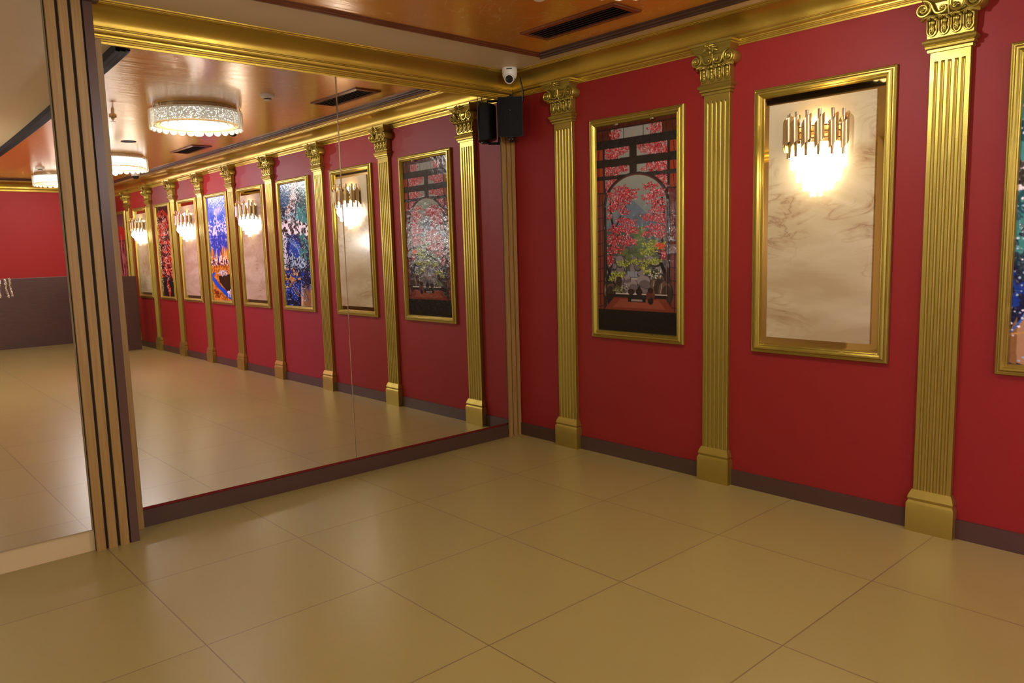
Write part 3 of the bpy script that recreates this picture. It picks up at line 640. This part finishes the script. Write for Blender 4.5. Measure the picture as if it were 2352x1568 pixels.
# ------------------------------------------------------------------ frames
ZFT, ZFB = 2.415, .87
FP = [(0, 0), (0, .018), (.004, .024), (.010, .026), (.013, .022), (.017, .022), (.020, .030), (.027, .036), (.035, .036), (.040, .028), (.044, .024), (.048, .026), (.052, .022), (.055, .012), (.058, .004), (.058, 0)]
def frame_mesh(w_, zt, zb, prof):
    mb = MB(); rows = []
    for o, h in prof: rows.append([(o, -h, zt-o), (w_-o, -h, zt-o), (w_-o, -h, zb+o), (o, -h, zb+o)])
    return mb.grid(rows, True)
mid = [.83, None, 3.43, None, 5.75, None, 7.93+.5, None]
frames = [  # left x, right x, kind
    (.820, 1.624, 'maple'), (2.118, 2.923, 'marble'), (3.426, 4.230, 'blue'), (4.609, 5.413, 'marble'), (5.746, 6.550, 'meadow'),
    (6.88, 7.66, 'marble'), (8.02, 8.75, 'darkred'), (9.12, 9.88, 'marble'), (10.36, 11.14, 'redsun')]
flab = {0: 'gold framed glossy picture of red maples and a rock garden through an arch', 2: 'gold framed glossy blue and silver abstract picture, cut by the right edge',
        4: 'gold framed picture of blue mountains and golden meadow, seen in the mirror', 6: 'gold framed dark red picture, seen in the mirror', 8: 'gold framed picture of a big red sun, farthest in the mirror'}
mlab = {1: 'gold framed cream marble panel with bronze mirror border behind the nearest wall lamp', 3: 'gold framed pale marble panel seen in the mirror between the blue and the meadow pictures',
        5: 'gold framed pale marble panel seen in the mirror between the meadow and dark red pictures', 7: 'gold framed pale marble panel seen in the mirror, smallest and farthest of the marble ones'}
painters = {'maple': (paint_maple, False), 'blue': (paint_blue, True), 'meadow': (paint_meadow, True), 'darkred': (paint_darkred, True), 'redsun': (paint_redsun, True)}
for i, (x0, x1, kind) in enumerate(frames):
    w_ = x1-x0; mar = kind == 'marble'
    e = empty('marble_panel' if mar else 'framed_picture', (x0, 0, ZFB))
    zt, zb = ZFT-ZFB, 0
    frame_mesh(w_, zt, zb, FP).obj('frame', GOLD, e, True, 25)
    if mar:
        tag(e, mlab[i], 'wall panel', 'framed marble panels')
        MB().add([(.05, -.004, .05), (w_-.05, -.004, .05), (w_-.05, -.004, zt-.05), (.05, -.004, zt-.05)], [(0, 1, 2, 3)]).obj('mirror_border', BRONZEMIR, e)
        MB().box((.098, -.016, .098), (w_-.098, -.005, zt-.105)).obj('marble_slab', MARBLE, e)
    else:
        tag(e, flab[i], 'picture', 'gold framed pictures on the red wall')
        fn, fl_ = painters[kind]
        picture_mesh(fn(), w_-.105, zt-.105, PIC, e, (.0525, -.008, zt-.0525), fl_)
        if kind == 'maple':
            for dx in (.26, .56):
                MB().ball((dx, -.030, zt-.058), (.012, .006, .007), 8, 5).box((dx-.016, -.030, zt-.064), (dx+.016, -.026, zt-.055)).obj('clip', SILVERBAR, e)

# ------------------------------------------------------------------ wall sconces
def make_sconce():
    """origin on the wall, centred, z=0 at the middle of the brass tubes"""
    e = empty('wall_sconce')
    mb = MB(); mb.box((-.11, -.02, -.06), (.11, -.0, .05))
    for z in (.03, .0, -.035):
        a = np.linspace(PI, 2*PI, 20); mb.tube([(.155*math.cos(t), -.02+.135*math.sin(t), z) for t in a], .004, 6)
    mb.box((-.10, -.10, -.012), (.10, -.01, -.004))
    mb.obj('bracket', BRASS, e, True, 40)
    angs = np.radians([183, 203, 226, 248, 272, 296, 322, 350])
    for k, a in enumerate(angs):
        cx, cy = .160*math.cos(a), -.022+.140*math.sin(a); R = .024
        # half open slant cut tube
        n = 24; top = []; bot = []; R = .0265
        for j in range(n+1):
            t = 2*PI*j/n; px, py = cx+R*math.cos(t), cy+R*math.sin(t); sl = 1.1*R*math.sin(t-a)
            top.append((px, py, .066+sl)); bot.append((px, py, -.066+sl))
        inner_t = [(cx+(p[0]-cx)*.93, cy+(p[1]-cy)*.93, p[2]) for p in top]; inner_b = [(cx+(p[0]-cx)*.93, cy+(p[1]-cy)*.93, p[2]) for p in bot]
        MB().grid([top, bot, inner_b, inner_t, top]).obj('brass_tube', BRASS, e, True, 60)
        MB().tube([(cx*.97, cy+.002, -.125), (cx*.97, cy+.002, .115)], .0095, 12).obj('chrome_rod', CHROME, e, True, 50)
    def tier(r, z0, z1, n, m, bw=.011, depth=.85):
        for k in range(n):
            a = PI+PI*(k+.5)/n; cx, cy = r*math.cos(a), -.02+r*depth*math.sin(a)
            ca, sa = math.cos(a), math.sin(a); pts = []
            for zz, s_ in ((z0, 1), (z1+.008, 1), (z1, .6)):
                ring = []
                for u, v_ in ((1, .45), (.6, .7), (-.6, .7), (-1, .45), (-1, -.45), (-.6, -.7), (.6, -.7), (1, -.45)):
                    ring.append((cx+bw*s_*(-sa*u+ca*v_*.8), cy+bw*s_*(ca*u+sa*v_*.8), zz))
                pts.append(ring)
            MB().grid(pts, True, True).obj('crystal_bar', m, e)
    tier(.140, -.055, -.185, 15, CRYST)
    tier(.108, -.110, -.255, 12, CRYST)
    tier(.070, -.19, -.305, 8, CRYST)
    tier(.032, -.24, -.340, 3, CRYSTLOW, .010)
    return e
sx = [2.520, 5.011, 7.27, 9.50]
slab = ['brass tube wall lamp with glowing crystal tiers on the nearest marble panel',
        'brass tube wall lamp in the mirror between the blue and meadow pictures',
        'brass tube wall lamp in the mirror between the meadow and dark red pictures',
        'brass tube wall lamp in the mirror left of the dark red picture']
s0 = make_sconce()
for i, x in enumerate(sx):
    o = s0 if i == 0 else copy_tree(s0)
    o.location = (x, -.016, 2.115); tag(o, slab[i], 'wall lamp', 'brass and crystal wall lamps')
    point('sconce_bulb', (x, -.12, 2.115-.16), 5, (1, .84, .60), .06)
    point('sconce_bulb_up', (x, -.05, 2.115+.06), 1.6, (1, .68, .34), .03)

# ------------------------------------------------------------------ ceiling fixtures
def make_chandelier(spark, led):
    e = empty('crystal_ceiling_light'); R = .385
    b = MB().lathe([(.30, 0), (.345, -.002), (.352, -.045), (.345, -.05), (.30, -.05)], 64, caps=False)
    b.obj('base', WHITESTEEL, e, True, 40)
    for k in range(6):
        a = -PI/2-.05+.018*k
        MB().box((-.003, -.002, -.034), (.003, .002, -.014)).obj('vent_slot', BLACK, e).matrix_local = Matrix.Translation((.353*math.cos(a), .353*math.sin(a), 0)) @ Matrix.Rotation(a+PI/2, 4, 'Z')
    MB().lathe([(.360, -.048), (.360, -.150), (.352, -.150), (.352, -.048)], 64, caps=False).obj('sparkle_drum', spark, e, True, 40)
    MB().lathe([(.001, -.146), (.296, -.146), (.296, -.136), (.001, -.136)], 64).obj('led_disc', led, e)
    MB().lathe([(.296, -.136), (.298, -.156), (.325, -.162), (.352, -.156), (.352, -.140)], 64, caps=False).obj('amber_strip', AMBER, e)
    n = 30; hw = R*math.tan(PI/n)*.95
    for k in range(n):
        pts = [(-hw, -.040), (hw, -.040), (hw, -.155)]
        for j in range(9): a = -PI*j/8; pts.append((hw*math.cos(a), -.158+.036*math.sin(a)))
        pts.append((-hw, -.155)); m = len(pts)
        v = [(x, -.004-.004*math.cos(x/hw*1.2), z) for x, z in pts]+[(x, .004, z) for x, z in pts]
        f = [tuple(range(m)), tuple(range(2*m-1, m-1, -1))]+[(j, (j+1) % m, m+(j+1) % m, m+j) for j in range(m)]
        o = MB().add(v, f).obj('crystal_plate', CHPLATE, e)
        a = 2*PI*k/n; o.location = ((R)*math.cos(a), (R)*math.sin(a), 0); o.rotation_euler = (0, 0, a+PI/2)
        MB().tube([(0, 0, -.040), (0, 0, -.012)], .003, 6).obj('pin', BRASS, e).location = ((R-.006)*math.cos(a+PI/n), (R-.006)*math.sin(a+PI/n), 0)
    return e
chl = ['round crystal ceiling light, largest one seen in the mirror', 'round crystal ceiling light seen in the mirror beside the slatted column, between the others', 'round crystal ceiling light farthest away, seen left of the slatted column']
for i, (x, y) in enumerate(((2.50, -1.55), (6.2, -1.25), (9.6, -1.20))):
    o = make_chandelier(*((SPARK, LED) if i == 0 else (SPARKB, LEDB)))
    o.location = (x, y, ZC); tag(o, chl[i], 'ceiling light', 'round crystal ceiling lights')
    point('chandelier_core', (x, y, ZC-.215), (50, 60, 44)[i], (1, .95, .90), .03)
def make_vent(Lx, Ly, n=5):
    e = empty('ceiling_vent')
    mb = MB(); rows = []
    for o, h in ((0, 0), (0, -.004), (.004, -.010), (.030, -.014), (.034, -.010), (.034, .0)):
        rows.append([(-Lx/2+o, -Ly/2+o, h), (Lx/2-o, -Ly/2+o, h), (Lx/2-o, Ly/2-o, h), (-Lx/2+o, Ly/2-o, h)])
    mb.grid(rows, True).obj('frame', VENTFRAME, e)
    MB().box((-Lx/2+.02, -Ly/2+.02, -.003), (Lx/2-.02, Ly/2-.02, -.001)).obj('backing', VENTDARK, e)
    for k in range(n):
        y = -Ly/2+.04+(Ly-.08)*(k+.5)/n
        MB().add([(-Lx/2+.034, y-.011, -.014), (Lx/2-.034, y-.011, -.014), (Lx/2-.034, y+.010, -.003), (-Lx/2+.034, y+.010, -.003),
                  (-Lx/2+.034, y-.009, -.016), (Lx/2-.034, y-.009, -.016), (Lx/2-.034, y+.012, -.005), (-Lx/2+.034, y+.012, -.005)],
                 [(0, 1, 2, 3), (4, 7, 6, 5), (0, 4, 5, 1), (1, 5, 6, 2), (2, 6, 7, 3), (3, 7, 4, 0)]).obj('blade', VENTBLADE, e)
    return e
v0 = make_vent(.76, .245)
for i, (x, y, l) in enumerate(((1.36, -.705, 'brown slotted air vent in the orange ceiling, above the corner'), (5.15, -.66, 'brown slotted air vent seen in the mirror under the largest crystal light'))):
    o = v0 if i == 0 else copy_tree(v0)
    o.location = (x, y, ZC-.001); tag(o, l, 'air vent', 'slotted ceiling vents')
def make_smoke():
    e = empty('smoke_detector')
    MB().lathe([(.001, 0), (.058, 0), (.058, -.014), (.050, -.024), (.034, -.028), (.001, -.028)], 28).obj('base', PLASTIC, e, True, 40)
    MB().lathe([(.030, -.026), (.028, -.046), (.020, -.050), (.001, -.050)], 20).obj('sensor_cap', PLASTIC, e, True, 40)
    MB().lathe([(.0305, -.033), (.0300, -.040)], 20, caps=False).obj('sensor_slot', BLACK, e)
    return e
k0 = make_smoke()
for i, (x, y, l) in enumerate(((1.62, -1.28, 'white smoke detector seen in the mirror right of the largest crystal light'), (8.75, -1.64, 'white smoke detector seen left of the slatted column, above the far crystal light'))):
    o = k0 if i == 0 else copy_tree(k0)
    o.location = (x, y, ZC); tag(o, l, 'smoke detector', 'smoke detectors')
def make_dome():
    e = empty('dome_camera')
    MB().lathe([(.001, 0), (.062, 0), (.064, -.03), (.056, -.055), (.050, -.058)], 28, caps=False).obj('housing', PLASTIC, e, True, 40)
    MB().lathe([(.050*math.cos(t), -.056-.050*math.sin(t)) for t in np.linspace(0, PI/2-.03, 9)], 24).obj('dome_glass', GLOSSBLACK, e, True, 60)
    return e
d0 = make_dome()
for i, (x, y, l) in enumerate(((3.28, -.90, 'black dome camera seen in the mirror just behind the largest crystal light'), (8.06, -.46, 'black dome camera with white housing seen in the mirror by the second crystal light'))):
    o = d0 if i == 0 else copy_tree(d0)
    o.location = (x, y, ZC); tag(o, l, 'security camera', 'dome cameras')
tag(MB().lathe([(.001, -.004), (.07, -.006), (.078, -.004), (.08, 0)], 28).obj('speaker_disc', VENTDARK, loc=(4.85, -1.45, ZC)), 'small flat dark disc on the ceiling seen in the mirror above the second crystal light', 'ceiling fitting')
e = tag(empty('ceiling_sprinkler', (3.30, -2.02, ZC)), 'small brass sprinkler head seen in the mirror close to the slatted column', 'sprinkler')
MB().lathe([(.001, 0), (.032, 0), (.032, -.008), (.014, -.012), (.012, -.03), (.001, -.03)], 20).obj('collar', BRASS, e, True, 40)
MB().lathe([(.022, -.045), (.022, -.048), (.001, -.048)], 20).tube([(0, 0, -.03), (0, 0, -.047)], .004, 6).obj('deflector', BRASS, e)

# turret camera in the corner
e = tag(empty('turret_camera', (.232, -.236, ZC)), 'white turret security camera on the ceiling in the corner above the speaker', 'security camera')
MB().lathe([(.001, 0), (.056, 0), (.057, -.022), (.053, -.056), (.046, -.074), (.02, -.082), (.001, -.082)], 36).obj('housing', PLASTIC, e, True, 50)
dirv = Vector((.60, -.66, -.42)).normalized(); q = Vector((0, 0, -1)).rotation_difference(dirv)
ball = MB().ball((0, 0, 0), .040, 24, 14).lathe([(.038, -.012), (.037, -.032), (.034, -.040), (.029, -.0405), (.029, -.034)], 28, caps=False).obj('eyeball', PLASTIC, e, True, 50)
ball.location = (.008, -.009, -.070); ball.rotation_mode = 'QUATERNION'; ball.rotation_quaternion = q
MB().lathe([(.001, -.0425), (.028, -.0400), (.029, -.036)], 28).obj('lens_window', GLOSSBLACK, ball)
MB().box((-.020, -.0006, -.004), (.020, .0006, .004)).obj('badge', mat('grey_badge', '3a3a3c', .4), e).matrix_local = Matrix.Translation((.0405, -.0405, -.014)) @ Matrix.Rotation(math.radians(45), 4, 'Z')
tag(MB().tube([(.250, -.160, ZC-.060), (.256, -.158, ZC-.085), (.262, -.154, ZC-.11), (.264, -.148, ZC-.14), (.260, -.140, ZC-.17), (.252, -.130, ZC-.20), (.248, -.125, ZC-.225)], .0030, 7).obj('camera_cable', mat('grey_cable', '4a4640', .4), smooth=True), 'thin grey cable dropping from the white corner camera to the speaker', 'cable')
tag(MB().tube([(.235, -.135, ZC-.05), (.240, -.130, ZC-.085), (.246, -.122, ZC-.12), (.250, -.115, ZC-.16), (.240, -.105, ZC-.19), (.230, -.10, ZC-.222)], .0035, 7).obj('speaker_cable', BLACK, smooth=True), 'black cable running behind the white corner camera down to the speaker', 'cable')

# wall speaker
spk = tag(empty('wall_speaker', (.155, -.165, 1.55+.965), math.radians(43)), 'black wall speaker hanging in the corner below the white camera', 'speaker')
def rrow(w2, y, h2, bulge=0, n=7):
    pts = []
    for sx_, sz_ in ((1, 1), (-1, 1), (-1, -1), (1, -1)):
        for k in range(n):
            a0 = {(1, 1): 0, (-1, 1): PI/2, (-1, -1): PI, (1, -1): 3*PI/2}[(sx_, sz_)]
            a = a0+PI/2*k/(n-1); r = .008
            pts.append((sx_*(w2-r)+r*math.cos(a), y, sz_*(h2-r)+r*math.sin(a)))
    return pts
MB().grid([rrow(.052, .085, .120), rrow(.070, .07, .132), rrow(.088, .02, .142), rrow(.094, -.035, .147), rrow(.094, -.045, .147)], True, True).obj('cabinet', BLACK, spk, True, 40)
# softly bowed grille
rows = []
for j in np.linspace(-1, 1, 9):
    rows.append([(i_*.089, -.046-.014*(1-i_*i_)*.8-.006*(1-j*j), j*.142) for i_ in np.linspace(-1, 1, 13)])
MB().grid(rows).obj('grille', BLACKGRILLE, spk, True, 60)
MB().lathe([(.001, 0), (.052, 0), (.056, -.002), (.050, -.004), (.030, -.001), (.001, -.003)], 30).obj('woofer_ring', BLACKGRILLE, spk, True, 60).matrix_local = Matrix.Translation((0, -.060, -.01)) @ Matrix.Rotation(-PI/2, 4, 'X')
MB().ball((.0, -.067, .045), (.0035, .002, .0035), 8, 5).obj('badge', CHROME, spk)
br = MB(); br.tube([(0, .02, .145), (0, .02, .166), (0, .10, .166), (0, .12, .15)], .010, 8); br.tube([(0, .02, -.145), (0, .02, -.160), (0, .10, -.160)], .010, 8)
br.lathe([(.001, -.16), (.03, -.16), (.034, -.150), (.034, -.145), (.001, -.145)], 20, (0, -.005, 0)); br.lathe([(.001, .145), (.026, .145), (.026, .155), (.001, .155)], 20, (0, .0, 0))
br.box((-.02, .095, -.17), (.02, .13, .17)); br.obj('bracket', BLACK, spk, True, 40)
for s in (-1, 1): MB().ball((s*.012, -.035, -.163), .005, 8, 6).obj('bolt', CHROME, spk)

# ------------------------------------------------------------------ far end of the room
e = tag(empty('wainscot_panel', (XF, -1.0, 0)), 'dark brown wood panelling along the lower far red wall, left of the slatted column', 'wall panel')
MB().box((-.03, -5.4, 0), (-.001, .995, 1.205)).obj('board', DARKWOOD, e); MB().box((-.036, -5.4, 1.205), (-.001, .995, 1.215)).obj('top_rail', mat('pale_brown_rail', '8a6a60', .3), e)
e = tag(empty('partition_panel', (9.45, -.6, 0)), 'dark brown wooden partition standing before the red sun picture in the mirror view', 'partition')
MB().box((-.02, -.40, 0), (.02, .40, 1.250)).obj('board', DARKWOOD, e); MB().box((-.024, -.40, 1.250), (.024, .404, 1.258)).obj('top_rail', BROWNBOARD, e); MB().box((-.022, .40, 0), (.022, .406, 1.250)).obj('edge_strip', BROWNBOARD, e)
MB().lathe([(.001, 0), (.006, 0), (.006, .004), (.001, .006)], 10).obj('screw_cap', PLASTIC, e).matrix_local = Matrix.Translation((-.022, .12, 1.13)) @ Matrix.Rotation(-PI/2, 4, 'Y')
for (y0, y1, zt_, zb_, l) in ((-2.055, -2.07, 1.23, .93, 'silvery crumpled metal bar, leftmost before the dark panelling'), (-1.985, -1.955, 1.235, .93, 'silvery crumpled metal bar, middle of three before the dark panelling'), (-1.925, -1.90, 1.25, .95, 'silvery crumpled metal bar, rightmost before the dark panelling')):
    path = [(10.3, y0+(y1-y0)*t+.006*math.sin(9*t), zt_+(zb_-zt_)*t) for t in np.linspace(0, 1, 12)]
    tag(MB().tube(path, [.018+.003*math.sin(7*t) for t in range(12)], 10).obj('metal_bar', SILVERBAR, smooth=True), l, 'metal bar', 'crumpled silver bars')
